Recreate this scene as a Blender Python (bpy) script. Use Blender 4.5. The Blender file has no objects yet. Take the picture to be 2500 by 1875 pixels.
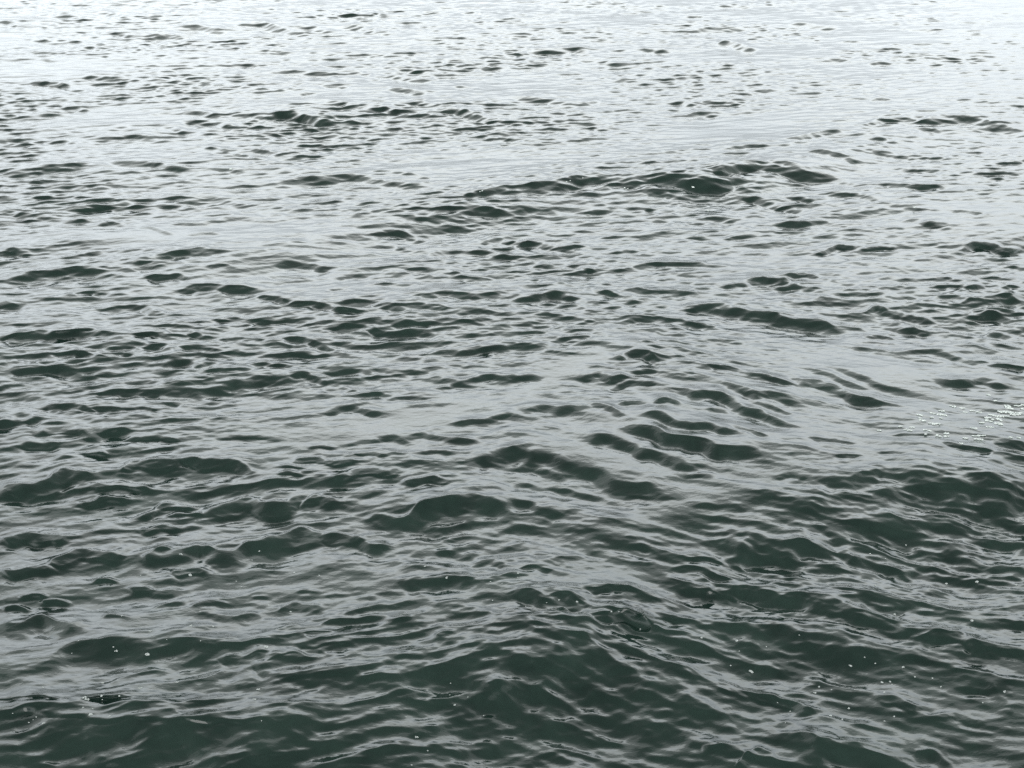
import bpy, math, random
import numpy as np

# ------------------------------------------------------------------ camera
scene = bpy.context.scene
CAM_H = 2.6
PITCH = 19.5                      # degrees below the horizon, optical axis
VFOV = 28.5
cam_data = bpy.data.cameras.new("camera")
cam = bpy.data.objects.new("camera", cam_data)
scene.collection.objects.link(cam)
cam.location = (0, 0, CAM_H)
cam.rotation_euler = (math.radians(90 - PITCH), 0, 0)
cam_data.sensor_fit = 'VERTICAL'
cam_data.sensor_height = 24
cam_data.lens = 12 / math.tan(math.radians(VFOV / 2))
cam_data.clip_start = 0.05
cam_data.clip_end = 6000
scene.camera = cam

# ------------------------------------------------------------------ overcast sky
world = bpy.data.worlds.new("World")
scene.world = world
world.use_nodes = True
nt = world.node_tree
nt.nodes.clear()
N = nt.nodes.new
L = nt.links.new
out = N('ShaderNodeOutputWorld')
bg = N('ShaderNodeBackground')
SUN_EL, SUN_AZ = 18.0, 170.0
sky = N('ShaderNodeTexSky')
sky.sky_type = 'NISHITA'
sky.sun_disc = False
sky.sun_elevation = math.radians(SUN_EL)
sky.sun_rotation = math.radians(SUN_AZ)
tc = N('ShaderNodeTexCoord')
sep = N('ShaderNodeSeparateXYZ')
L(tc.outputs['Generated'], sep.inputs[0])
# cloud deck: thin and bright low down, thick and grey overhead
ramp = N('ShaderNodeValToRGB')
ramp.color_ramp.interpolation = 'LINEAR'
el = ramp.color_ramp.elements
SKY_STOPS = [(0.0, 0.18), (0.12, 0.265), (0.26, 0.54), (0.38, 0.62), (0.41, 0.58), (0.45, 0.34), (0.64, 0.25), (0.70, 0.13), (0.88, 0.09), (1.0, 0.08)]
el[0].position, el[1].position = 0.0, 1.0
for p, v in SKY_STOPS[1:-1]:
    el.new(p)
for e, (p, v) in zip(el, SKY_STOPS):
    e.position = p
    w = max(0, min(1, (p - 0.2) / 0.16))
    e.color = (v * (0.93 + 0.03 * w), v, v * (1.06 - 0.07 * w), 1)
noise = N('ShaderNodeTexNoise')
noise.inputs['Scale'].default_value = 2.2
noise.inputs['Detail'].default_value = 1.5
noise.inputs['Roughness'].default_value = 0.5
mp = N('ShaderNodeMapping')
mp.inputs['Scale'].default_value = (1, 1, 2.6)
L(tc.outputs['Generated'], mp.inputs[0])
L(mp.outputs[0], noise.inputs['Vector'])
# the noise wobbles the height at which the deck thickens and mottles it
wob = N('ShaderNodeMath'); wob.operation = 'MULTIPLY_ADD'
L(noise.outputs['Fac'], wob.inputs[0]); wob.inputs[1].default_value = 0.34
sub = N('ShaderNodeMath'); sub.operation = 'SUBTRACT'
L(sep.outputs['Z'], sub.inputs[0]); sub.inputs[1].default_value = 0.17
L(sub.outputs[0], wob.inputs[2])
L(wob.outputs[0], ramp.inputs[0])
mot = N('ShaderNodeMapRange')
mot.inputs['From Min'].default_value = 0.3; mot.inputs['From Max'].default_value = 0.7
mot.inputs['To Min'].default_value = 0.86; mot.inputs['To Max'].default_value = 1.1
L(noise.outputs['Fac'], mot.inputs['Value'])
mul = N('ShaderNodeVectorMath'); mul.operation = 'SCALE'
L(ramp.outputs[0], mul.inputs[0]); L(mot.outputs[0], mul.inputs['Scale'])
CLOUD = 36.0                      # cloud brightness next to the physical sky
mul2 = N('ShaderNodeVectorMath'); mul2.operation = 'SCALE'
L(mul.outputs[0], mul2.inputs[0]); mul2.inputs['Scale'].default_value = CLOUD
mix = N('ShaderNodeMix'); mix.data_type = 'RGBA'
mix.inputs['Factor'].default_value = 0.94
L(sky.outputs[0], mix.inputs[6]); L(mul2.outputs[0], mix.inputs[7])
L(mix.outputs[2], bg.inputs['Color'])
bg.inputs['Strength'].default_value = 0.1
L(bg.outputs[0], out.inputs[0])

# a veiled sun behind the clouds
sd = bpy.data.lights.new("sun", 'SUN')
sd.energy = 0.5
sd.angle = math.radians(25)
sd.color = (1.0, 0.985, 0.96)
so = bpy.data.objects.new("sun", sd)
scene.collection.objects.link(so)
so.rotation_euler = (math.radians(90 - SUN_EL), 0, math.radians(180 - SUN_AZ))

scene.view_settings.view_transform = 'Standard'
scene.view_settings.look = 'None'
scene.view_settings.exposure = 0.7
scene.view_settings.gamma = 1
scene.view_settings.use_curve_mapping = False
scene.cycles.max_bounces = 8
scene.cycles.diffuse_bounces = 1
scene.cycles.glossy_bounces = 8
scene.cycles.transmission_bounces = 0
scene.cycles.caustics_reflective = False
scene.cycles.use_denoising = False

rng = np.random.default_rng(11)
random.seed(4)

# ------------------------------------------------------------------ photograph pixel -> world
PW, PH = 2500.0, 1875.0
FPX = (PH / 2) / math.tan(math.radians(VFOV / 2))
cp, sp = math.cos(math.radians(PITCH)), math.sin(math.radians(PITCH))


def ray(u, v):
    a = (np.asarray(u, float) - PW / 2) / FPX
    b = -(np.asarray(v, float) - PH / 2) / FPX
    return a, cp + b * sp, -sp + b * cp


def hit(u, v, z=0.0):
    dx, dy, dz = ray(u, v)
    t = (z - CAM_H) / dz
    return dx * t, dy * t


# ------------------------------------------------------------------ sea surface grid (a fan, finest near by)
_w = 0.62 + 1.55 * np.linspace(0, 1, 1390)               # finer steps far out
vv = (-12 + (PH + 72) * np.concatenate([[0], np.cumsum(_w)[:-1]]) / _w[:-1].sum())[::-1]   # sight lines just past both ends of the view
y_in = hit(np.full_like(vv, PW / 2), vv)[1]
y_near = np.linspace(0.9, y_in[0], 30)[:-1]
y_far = y_in[-1] * np.exp(np.linspace(0, 1, 60) ** 1.6 * math.log(3500 / y_in[-1]))[1:]
Y1 = np.concatenate([y_near, y_in, y_far])
amax = 0.5 * PW / FPX * 1.12
a_in = np.linspace(-amax, amax, 905)
a_side = amax + (np.linspace(0, 1, 36)[1:] ** 2) * 4.0
A1 = np.concatenate([-a_side[::-1], a_in, a_side])
NR, NC = len(Y1), len(A1)
Yg = np.repeat(Y1[:, None], NC, 1).astype(np.float32)
Xg = (A1[None, :] * Y1[:, None]).astype(np.float32)
foot = np.gradient(Y1)                                 # row spacing
footx = Y1 * (a_in[1] - a_in[0])

# ------------------------------------------------------------------ traced waves
S = 1250 / 2212.0
TR = []                                                # (thickness, slope, [(u, v)...]) in photograph pixels


def crop(x0, y0, rows):
    for r in rows:
        t, s, pts = r
        TR.append((t * S, s, [(x0 + px * S, y0 + py * S) for px, py in pts]))


crop(0, 0, [
(8,.3,[(40,38),(90,35),(130,42)]),(12,.35,[(150,42),(190,38),(240,50),(350,55)]),(12,.35,[(420,36),(460,32),(500,42)]),
(20,.4,[(0,85),(30,80),(70,95)]),(8,.35,[(210,98),(240,95),(260,102)]),(12,.3,[(490,125),(520,120),(560,130),(640,135)]),
(18,.35,[(640,130),(700,122),(740,120),(790,132)]),(20,.35,[(770,95),(830,82),(880,88),(970,105)]),
(18,.4,[(1040,88),(1090,72),(1130,70),(1180,85),(1260,105),(1330,120)]),(14,.35,[(1250,100),(1330,92),(1380,105),(1440,118)]),
(14,.4,[(1490,90),(1550,90),(1620,115),(1690,130)]),(8,.35,[(1090,25),(1130,18),(1190,25)]),(18,.45,[(1800,45),(1840,30),(1880,45),(1900,58)]),
(10,.35,[(1990,35),(2040,32),(2090,45)]),(8,.3,[(1440,55),(1500,55),(1560,65)]),(12,.35,[(130,150),(180,148),(230,160)]),(10,.35,[(240,155),(290,155),(340,165)]),
(22,.4,[(340,195),(390,182),(440,195)]),(8,.35,[(20,190),(80,187),(150,195)]),(8,.35,[(0,205),(25,203),(40,210)]),(8,.35,[(120,222),(200,222),(280,230)]),
(9,.35,[(720,170),(780,170),(840,182)]),(12,.4,[(1160,210),(1200,206),(1250,214)]),(8,.35,[(1500,222),(1570,218),(1670,222)]),(10,.4,[(1060,265),(1085,260),(1110,268)]),
(14,.35,[(1200,290),(1270,286),(1340,290),(1430,300)]),(8,.35,[(190,256),(210,252),(230,258)]),(7,.35,[(440,245),(455,240),(470,246)]),
(14,.35,[(360,310),(420,310),(480,315),(540,322)]),(12,.35,[(130,335),(170,330),(200,335)]),(18,.35,[(200,335),(240,330),(290,342)]),(10,.3,[(540,358),(640,352),(750,355)]),
(8,.35,[(860,345),(890,343),(920,350)]),(14,.35,[(1390,360),(1440,357),(1500,365)]),(14,.4,[(1690,315),(1720,312),(1770,325),(1860,325)]),(8,.35,[(1700,290),(1750,288),(1810,290)]),
(8,.35,[(1940,270),(1990,268),(2050,270)]),(15,.4,[(2080,275),(2120,268),(2180,278)]),(12,.4,[(1970,360),(2000,357),(2020,366)]),(18,.35,[(1680,372),(1740,370),(1790,382),(1850,385)]),
(8,.35,[(1190,386),(1220,384),(1240,390)]),(12,.35,[(1300,395),(1330,385),(1360,395)]),(8,.35,[(780,422),(800,418),(830,424)]),(14,.3,[(0,405),(50,400),(80,408),(130,415)]),
(10,.35,[(240,415),(270,412),(290,420)]),(18,.45,[(280,445),(330,440),(370,450)]),(14,.35,[(0,457),(80,450),(160,457)]),(14,.35,[(0,488),(70,485),(160,490),(270,482)]),
(12,.35,[(640,480),(720,468),(780,470)]),(18,.4,[(790,470),(850,460),(900,472),(940,490)]),(14,.35,[(1000,490),(1060,482),(1160,492)]),
(28,.4,[(1170,490),(1210,462),(1250,462),(1300,475),(1370,495),(1440,515)]),(20,.35,[(1350,430),(1430,425),(1490,445),(1570,458),(1620,470)]),(16,.4,[(1600,465),(1640,452),(1690,470),(1720,478)]),
(18,.35,[(1690,440),(1740,428),(1800,432),(1870,448)]),(24,.4,[(1910,465),(1950,455),(2010,468),(2060,485),(2130,512)]),(18,.4,[(790,505),(860,500),(930,508),(990,525),(1040,530)]),
(16,.35,[(680,540),(730,532),(760,545),(800,560)]),(10,.35,[(470,550),(520,540),(560,545)]),(24,.28,[(370,580),(430,577),(480,580),(560,570),(640,575),(700,580)]),(15,.35,[(220,600),(270,592),(330,605)]),
(18,.4,[(1330,560),(1390,552),(1460,565)]),(12,.35,[(1360,600),(1430,602),(1500,605)]),(14,.35,[(1690,600),(1740,588),(1800,590),(1890,600)]),(10,.35,[(1680,545),(1710,542),(1740,548)]),
(12,.3,[(1890,622),(1970,620),(2070,628)]),(16,.35,[(2090,578),(2160,575),(2212,590)]),(16,.4,[(890,625),(940,618),(990,640)]),(12,.35,[(1010,650),(1060,655),(1120,672)]),
(22,.25,[(1070,620),(1130,628),(1200,640),(1260,650),(1320,660)]),(10,.35,[(0,640),(50,632),(90,645)]),(12,.35,[(0,655),(70,655),(140,662)]),(10,.35,[(240,660),(330,658),(410,665)]),
(28,.38,[(0,732),(60,735),(130,725),(200,715),(300,710),(380,690)]),(28,.42,[(480,690),(560,680),(650,685),(720,700),(800,718)]),(12,.4,[(760,700),(850,692),(950,690)]),(14,.4,[(930,720),(980,722),(1050,730)]),
(26,.42,[(1240,760),(1310,748),(1420,755),(1480,740),(1550,738),(1600,750),(1700,770),(1830,785)]),(12,.35,[(1620,720),(1720,725),(1810,740),(1880,760)]),
(18,.5,[(2000,838),(2060,830),(2120,812),(2212,810)]),(8,.35,[(500,832),(560,828),(650,832)]),(20,.35,[(720,850),(810,843),(900,835),(980,850),(1100,868)]),(18,.35,[(350,880),(450,870),(540,858),(620,872)]),
(20,.3,[(690,875),(750,865),(820,872)]),(14,.35,[(1390,865),(1440,855),(1480,862)]),(8,.35,[(1190,880),(1230,873),(1260,880)]),(22,.35,[(0,900),(40,898),(100,912),(190,915),(260,925)]),
(18,.4,[(890,950),(960,932),(1040,920),(1080,925)]),(14,.35,[(740,955),(800,950),(900,958)]),(9,.35,[(1110,915),(1150,908),(1180,915)]),(12,.35,[(320,935),(350,930),(380,935)]),(16,.35,[(430,945),(480,940),(530,950)]),
(14,.3,[(580,960),(650,970),(740,1000)]),(12,.35,[(820,1005),(880,995),(940,1000)]),(14,.35,[(1780,945),(1830,930),(1900,935)]),(14,.35,[(1960,912),(2040,905),(2110,900),(2180,915)]),
(16,.35,[(1620,985),(1680,975),(1750,982),(1830,995)]),(24,.4,[(2080,1000),(2150,988),(2212,1000)]),(10,.35,[(1360,1040),(1420,1030),(1500,1025)]),(12,.35,[(1620,1035),(1690,1030),(1740,1038)]),
(30,.38,[(1830,1075),(1900,1045),(1960,1032),(2030,1045),(2090,1040),(2180,1065)]),(26,.4,[(0,1055),(60,1055),(120,1072)]),(16,.5,[(740,1090),(800,1082),(900,1080),(1000,1088)]),(8,.3,[(340,840),(365,835),(400,840)]),
])
crop(1250, 0, [
(10,.35,[(890,10),(960,3),(1030,12)]),(12,.35,[(760,55),(790,50),(820,58)]),(14,.35,[(770,115),(830,103),(900,102),(1010,100)]),(14,.35,[(1200,80),(1250,78),(1300,88),(1400,100)]),
(8,.3,[(1440,62),(1530,66),(1640,68)]),(22,.4,[(80,200),(110,188),(200,188),(250,178),(310,188),(340,192)]),(8,.3,[(0,232),(40,215),(90,208)]),(20,.28,[(530,215),(560,190),(620,195),(680,205)]),
(12,.35,[(290,245),(370,243),(420,258),(500,268)]),(20,.4,[(890,160),(930,152),(980,170),(1050,192)]),(12,.35,[(360,155),(410,148),(450,158)]),(8,.35,[(0,145),(30,142),(60,148)]),(7,.35,[(1410,165),(1450,162),(1500,170)]),
(18,.28,[(1340,240),(1400,233),(1440,240)]),(14,.35,[(1550,255),(1600,248),(1640,250)]),(12,.35,[(1980,135),(2020,130),(2050,140)]),(10,.3,[(1690,115),(1760,117),(1840,122)]),(10,.35,[(20,265),(90,262),(160,265)]),
(8,.4,[(640,328),(660,325),(690,332)]),(9,.3,[(330,365),(400,378),(460,385)]),(7,.35,[(870,342),(900,340),(930,346)]),(18,.42,[(0,405),(60,405),(130,408),(200,420),(280,438)]),(12,.38,[(290,432),(340,425),(380,412)]),
(14,.4,[(690,425),(730,420),(780,435)]),(14,.4,[(820,420),(880,414),(980,428)]),(10,.35,[(1040,380),(1100,376),(1160,388)]),(10,.35,[(1190,392),(1240,386),(1300,395)]),(7,.35,[(1050,435),(1090,433),(1130,438)]),
(12,.4,[(1550,415),(1590,408),(1630,415)]),(18,.4,[(760,478),(800,460),(840,462),(880,472)]),(8,.35,[(980,475),(1010,470),(1030,474)]),(8,.35,[(0,455),(60,460)]),(12,.35,[(170,478),(240,480),(340,488)]),
(8,.35,[(500,590),(550,585),(600,590)]),(7,.35,[(550,608),(590,604),(630,610)]),(7,.35,[(550,525),(590,523),(620,527)]),(16,.42,[(900,632),(970,622),(1040,612),(1110,612)]),(8,.35,[(940,655),(990,650),(1020,655)]),
(18,.42,[(1200,578),(1280,565),(1350,545),(1400,545),(1440,562)]),(16,.3,[(1440,560),(1500,562),(1560,578),(1610,590)]),(20,.28,[(1540,520),(1600,495),(1680,495),(1760,500)]),
(36,.28,[(1740,500),(1850,485),(1920,480),(2010,485),(2080,505),(2212,535)]),(12,.35,[(1760,540),(1810,535),(1850,548)]),(14,.35,[(1460,625),(1530,628),(1600,645),(1700,655),(1760,668)]),(12,.3,[(1690,640),(1780,655),(1880,665)]),
(20,.35,[(1280,650),(1350,655),(1420,665),(1490,688)]),(14,.28,[(1170,620),(1230,600),(1290,610)]),(16,.35,[(1200,690),(1235,672),(1270,688)]),
(28,.52,[(0,800),(60,805),(150,795),(220,785),(290,768),(360,760),(430,765)]),(32,.5,[(590,770),(650,762),(720,770),(800,782),(880,780),(940,790)]),(24,.4,[(350,800),(430,790),(540,790)]),
(40,.42,[(870,745),(940,720),(1020,705),(1070,708)]),(20,.38,[(1100,712),(1145,702),(1200,715),(1230,738),(1380,742),(1440,765),(1520,780)]),(8,.35,[(760,740),(820,732),(870,738)]),(8,.35,[(600,740),(640,730),(670,738)]),
(9,.35,[(180,728),(210,722),(240,730)]),(26,.42,[(1000,830),(1050,822),(1110,845),(1160,860),(1260,890)]),(18,.35,[(1370,820),(1430,815),(1500,830),(1570,850)]),(14,.35,[(1190,830),(1240,832),(1290,845)]),
(20,.38,[(1610,780),(1690,778),(1750,788),(1830,790),(1870,805)]),(12,.28,[(1640,712),(1720,715),(1850,722)]),(14,.28,[(2080,695),(2150,690),(2212,685)]),(10,.42,[(1480,910),(1560,905),(1680,900),(1750,890),(1780,905)]),
(14,.35,[(1890,898),(1960,900),(2030,915)]),(22,.35,[(1680,935),(1740,930),(1800,945),(1880,960)]),(16,.4,[(1120,950),(1180,940),(1240,950),(1330,940),(1400,938)]),(22,.42,[(1950,1050),(2000,1025),(2060,1028),(2130,1045),(2212,1042)]),
(8,.35,[(2020,830),(2060,827),(2080,835)]),(18,.38,[(0,895),(80,882),(150,888),(200,905)]),(20,.4,[(310,890),(380,878),(420,880)]),(14,.38,[(500,875),(550,868),(600,878)]),(24,.38,[(770,920),(840,905),(900,910),(960,920)]),
(16,.35,[(610,920),(660,912),(710,930)]),(26,.38,[(0,1010),(60,1005),(120,1015),(200,1025),(300,1020)]),(14,.35,[(930,1000),(1000,988),(1060,990)]),(20,.28,[(1330,1060),(1400,1035),(1480,1045)]),(14,.35,[(1520,1050),(1600,1040),(1660,1045)]),
(20,.38,[(590,825),(640,812),(680,825)]),(9,.35,[(440,1055),(490,1045),(530,1052)]),(10,.35,[(740,995),(790,990),(830,998)]),
])
crop(0, 620, [
(26,.5,[(0,100),(80,85),(160,72),(230,58),(300,52),(380,55),(440,62)]),(12,.48,[(560,35),(640,18),(720,5),(780,2)]),(24,.4,[(640,90),(700,75),(770,72),(800,90)]),(32,.4,[(770,130),(850,115),(930,105),(1020,122),(1110,140)]),
(18,.4,[(1120,165),(1180,170),(1240,190)]),(18,.35,[(1240,200),(1300,195),(1370,205),(1470,225),(1550,240)]),(16,.35,[(330,150),(390,142),(450,155)]),(14,.38,[(900,50),(960,40),(1020,50)]),
(26,.45,[(1200,30),(1260,15),(1340,15),(1420,35)]),(14,.35,[(1160,75),(1230,70),(1310,85)]),(18,.38,[(1460,80),(1530,62),(1600,65)]),(20,.38,[(1770,45),(1860,38),(1930,45),(2000,65)]),(10,.35,[(1640,110),(1700,108),(1780,115)]),
(8,.35,[(1430,140),(1480,136),(1530,142)]),(26,.45,[(1810,165),(1900,155),(2000,158),(2100,155),(2212,170)]),(32,.38,[(1480,200),(1540,185),(1640,195),(1760,205),(1850,200),(1950,215)]),(28,.32,[(0,215),(50,200),(90,205)]),
(30,.35,[(430,215),(520,205),(600,200),(650,215),(720,235)]),(22,.38,[(920,262),(1010,250),(1090,255),(1160,272)]),(28,.42,[(1440,295),(1520,285),(1580,290),(1650,308)]),(16,.38,[(1700,290),(1770,282),(1850,292)]),
(18,.3,[(1640,320),(1760,318),(1880,325)]),(50,.38,[(0,350),(70,330),(150,325),(250,318),(340,312),(430,330)]),(8,.35,[(0,300),(70,300),(120,302)]),(14,.4,[(590,345),(630,337),(680,345)]),(24,.32,[(740,320),(800,315),(880,335),(930,345)]),
(18,.32,[(950,350),(1040,345),(1130,350)]),(20,.38,[(1230,345),(1290,348),(1350,365),(1440,390)]),(14,.38,[(1150,382),(1210,375),(1260,380)]),(28,.35,[(420,400),(540,375),(590,382),(700,395)]),(14,.38,[(240,435),(320,430),(400,438)]),
(16,.35,[(440,432),(500,425),(560,432)]),(16,.32,[(790,395),(860,395),(950,405)]),(14,.35,[(980,408),(1010,403),(1060,410)]),(24,.32,[(1300,410),(1360,395),(1420,410)]),(36,.38,[(1880,395),(1960,382),(2050,385),(2130,372),(2212,380)]),
(16,.32,[(1770,395),(1800,390),(1840,400)]),(24,.38,[(0,470),(60,462),(120,470)]),(18,.32,[(180,470),(280,460),(360,465)]),(28,.35,[(240,500),(320,485),(400,485),(500,495)]),(22,.32,[(60,510),(130,500),(190,505)]),
(28,.35,[(710,480),(760,455),(820,458),(900,462)]),(18,.35,[(850,515),(930,500),(1090,490)]),(20,.38,[(1085,465),(1130,455),(1200,460),(1260,462)]),(34,.35,[(1380,470),(1460,462),(1540,470),(1640,490)]),(22,.35,[(1650,480),(1760,472),(1840,480),(1900,500)]),
(18,.35,[(550,545),(610,535),(670,540)]),(46,.32,[(700,575),(850,560),(980,545),(1060,525),(1160,505),(1220,520)]),(28,.4,[(1260,505),(1320,498),(1380,510),(1410,530)]),(18,.35,[(1410,560),(1470,548),(1540,560)]),(14,.35,[(1560,585),(1620,580),(1700,595)]),
(14,.35,[(1690,610),(1760,600),(1840,608)]),(30,.42,[(1890,515),(2000,518),(2100,500),(2212,515)]),(18,.3,[(1880,550),(1950,538),(2090,550)]),(20,.3,[(720,630),(830,610),(940,615)]),(20,.35,[(430,590),(480,575),(530,580)]),(28,.32,[(530,590),(590,572),(690,580)]),
(10,.35,[(1240,605),(1280,598),(1340,608)]),(24,.45,[(200,655),(270,642),(330,645),(370,665)]),(20,.3,[(410,660),(480,655),(530,665)]),(14,.3,[(540,662),(610,655),(680,662)]),(60,.5,[(-60,700),(0,690),(50,680),(110,685),(160,700)]),
(34,.35,[(150,760),(220,742),(330,745),(400,770)]),(28,.4,[(430,760),(480,750),(540,760)]),(24,.32,[(540,785),(620,775),(700,780),(770,795)]),(40,.32,[(80,810),(150,790),(240,800)]),(30,.35,[(1410,665),(1460,645),(1560,650),(1650,670)]),
(18,.35,[(950,780),(1080,768),(1140,768),(1210,785)]),(10,.3,[(1750,635),(1830,642),(1930,635)]),(14,.35,[(1340,825),(1390,815),(1440,825)]),(26,.35,[(1970,715),(2050,705),(2120,690),(2212,680)]),(10,.35,[(820,748),(860,743),(910,750)]),(8,.35,[(1160,722),(1200,720),(1250,724)]),
(14,.35,[(350,848),(390,842),(450,855)]),(60,.45,[(530,905),(570,875),(640,862),(740,865),(760,880)]),(50,.4,[(750,865),(850,860),(930,865),(1000,880),(1080,905)]),(14,.35,[(1500,810),(1570,795),(1640,790)]),(30,.28,[(1640,770),(1700,765),(1760,790)]),
(30,.35,[(1270,885),(1350,860),(1450,880),(1530,890)]),(20,.35,[(1530,850),(1600,845),(1660,860)]),(26,.35,[(1750,775),(1830,760),(1960,780),(2050,800)]),(24,.4,[(1790,850),(1880,830),(1960,850)]),
(80,.4,[(0,970),(60,965),(130,950),(200,930),(270,905),(330,905),(380,925)]),(30,.32,[(290,990),(370,965),(460,970),(560,965),(660,985)]),(14,.35,[(1210,910),(1260,905),(1300,912)]),(14,.35,[(1200,940),(1250,935),(1290,943)]),
(40,.42,[(1440,945),(1540,915),(1640,905),(1720,920)]),(30,.42,[(1750,965),(1850,955),(1930,960)]),(50,.48,[(1300,1040),(1360,1010),(1440,1030)]),(80,.4,[(900,1050),(970,1010),(1040,998),(1120,1020),(1200,1020),(1290,1020)]),
(90,.5,[(1600,1100),(1740,1070),(1840,1045),(1900,1015),(1980,1000),(2100,1010),(2212,1060)]),(60,.48,[(2060,870),(2120,840),(2212,830),(2280,825)]),(26,.32,[(340,1045),(440,1020),(540,1030)]),(30,.35,[(600,1085),(700,1040),(820,1045)]),(14,.35,[(710,1085),(790,1078),(860,1080)]),
])
crop(1250, 620, [
(34,.45,[(0,165),(60,155),(130,148),(190,142),(240,150),(280,165)]),(44,.58,[(1030,82),(1090,65),(1140,62),(1170,68),(1200,70)]),(16,.45,[(1200,65),(1260,55),(1320,70)]),(14,.35,[(920,115),(980,105),(1020,110)]),(16,.35,[(1150,120),(1220,108),(1330,130)]),
(20,.35,[(440,120),(530,118),(620,135),(700,132),(780,145)]),(16,.35,[(350,135),(430,150),(520,165)]),(14,.35,[(250,15),(290,15),(350,40)]),(14,.3,[(600,12),(720,10),(830,8),(950,25)]),(40,.5,[(760,200),(850,192),(930,202),(990,225)]),
(34,.45,[(980,225),(1080,228),(1160,245),(1260,252),(1330,255),(1400,280)]),(26,.35,[(490,275),(570,260),(650,255),(700,268)]),(20,.35,[(740,270),(820,275),(880,285)]),(16,.35,[(1540,215),(1580,197),(1620,215)]),(22,.38,[(1610,220),(1680,222),(1760,240),(1820,260)]),
(34,.32,[(1900,165),(2000,175),(2060,162),(2120,162),(2212,190)]),(22,.32,[(1970,225),(2080,230),(2160,250)]),(16,.35,[(1840,110),(1940,108),(2030,120)]),(18,.35,[(1670,290),(1740,288),(1800,305)]),(18,.42,[(2050,312),(2090,305),(2140,318),(2212,325)]),
(14,.35,[(1540,320),(1590,318),(1640,330)]),(26,.4,[(1680,395),(1740,385),(1810,390),(1880,405),(1950,430),(2050,460)]),(12,.35,[(1480,385),(1560,385),(1620,392)]),(20,.35,[(1890,405),(1950,395),(2010,400)]),(18,.35,[(2050,462),(2120,470),(2212,480)]),(14,.38,[(-20,378),(30,368),(50,378)]),
(14,.35,[(220,360),(280,350),(340,355)]),(36,.38,[(460,440),(500,422),(560,422),(610,440),(650,465)]),(30,.38,[(0,510),(70,508),(130,515)]),(34,.4,[(290,530),(360,505),(390,500),(430,525),(500,535)]),(16,.38,[(530,518),(580,508),(620,515)]),(22,.4,[(430,570),(540,552),(620,560)]),
(20,.42,[(870,490),(940,490),(1010,510)]),(26,.38,[(1010,520),(1070,515),(1140,535),(1210,560)]),(50,.38,[(1200,520),(1290,515),(1350,540),(1430,560),(1500,590),(1600,640)]),(20,.38,[(1280,485),(1360,510),(1460,550),(1540,580)]),(24,.42,[(1390,480),(1480,510),(1580,545),(1680,575),(1780,600)]),
(46,.48,[(720,575),(800,590),(880,600),(960,630),(1040,665),(1130,700),(1200,735)]),(40,.38,[(910,560),(970,570),(1060,600),(1150,610),(1230,635)]),(22,.4,[(1040,645),(1100,650),(1200,685)]),(40,.32,[(1820,520),(1920,530),(2010,525),(2080,525),(2150,545)]),
(50,.38,[(30,650),(120,640),(190,628),(260,640),(330,660)]),(16,.4,[(470,650),(520,638),(570,650)]),(24,.35,[(620,650),(670,632),(720,650)]),(24,.35,[(350,640),(410,655),(480,700)]),(22,.42,[(850,680),(890,668),(930,682)]),(40,.5,[(570,700),(640,705),(700,725),(780,745),(880,755),(960,780)]),
(18,.38,[(950,760),(1020,775),(1090,805)]),(66,.5,[(470,750),(530,735),(600,750),(680,770),(760,795),(850,815),(960,835),(1070,880)]),(50,.48,[(300,785),(360,770),(440,790),(520,815),(620,860),(700,885),(800,915)]),
(66,.5,[(-40,835),(0,830),(70,822),(150,840),(240,860),(320,885),(390,920),(470,950),(600,985),(700,1010)]),(40,.32,[(0,900),(80,885),(170,910),(230,930)]),(24,.38,[(0,975),(50,965),(120,985)]),(34,.38,[(170,985),(280,990),(380,1020)]),(40,.5,[(0,1045),(60,1050),(140,1070),(200,1100)]),
(20,.38,[(710,950),(800,945),(880,960)]),(14,.35,[(1200,885),(1240,880),(1280,885)]),(16,.42,[(1400,890),(1440,882),(1490,890)]),(12,.42,[(1590,880),(1640,876),(1690,890)]),(20,.3,[(1290,805),(1370,808),(1470,830)]),(26,.4,[(1130,975),(1200,962),(1270,980)]),
(90,.45,[(1340,985),(1440,970),(1540,955),(1600,955)]),(170,.42,[(1630,930),(1690,915),(1740,908),(1830,925),(1950,945),(2080,960),(2212,1000),(2300,1030)]),(24,.35,[(1870,840),(1940,850),(2000,860),(2060,870)]),(20,.35,[(2080,830),(2150,835),(2212,850)]),(12,.35,[(1640,790),(1760,795),(1880,800)]),
(14,.4,[(780,1080),(830,1075),(880,1085)]),(12,.35,[(2010,720),(2130,745),(2212,750)]),
])
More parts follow.
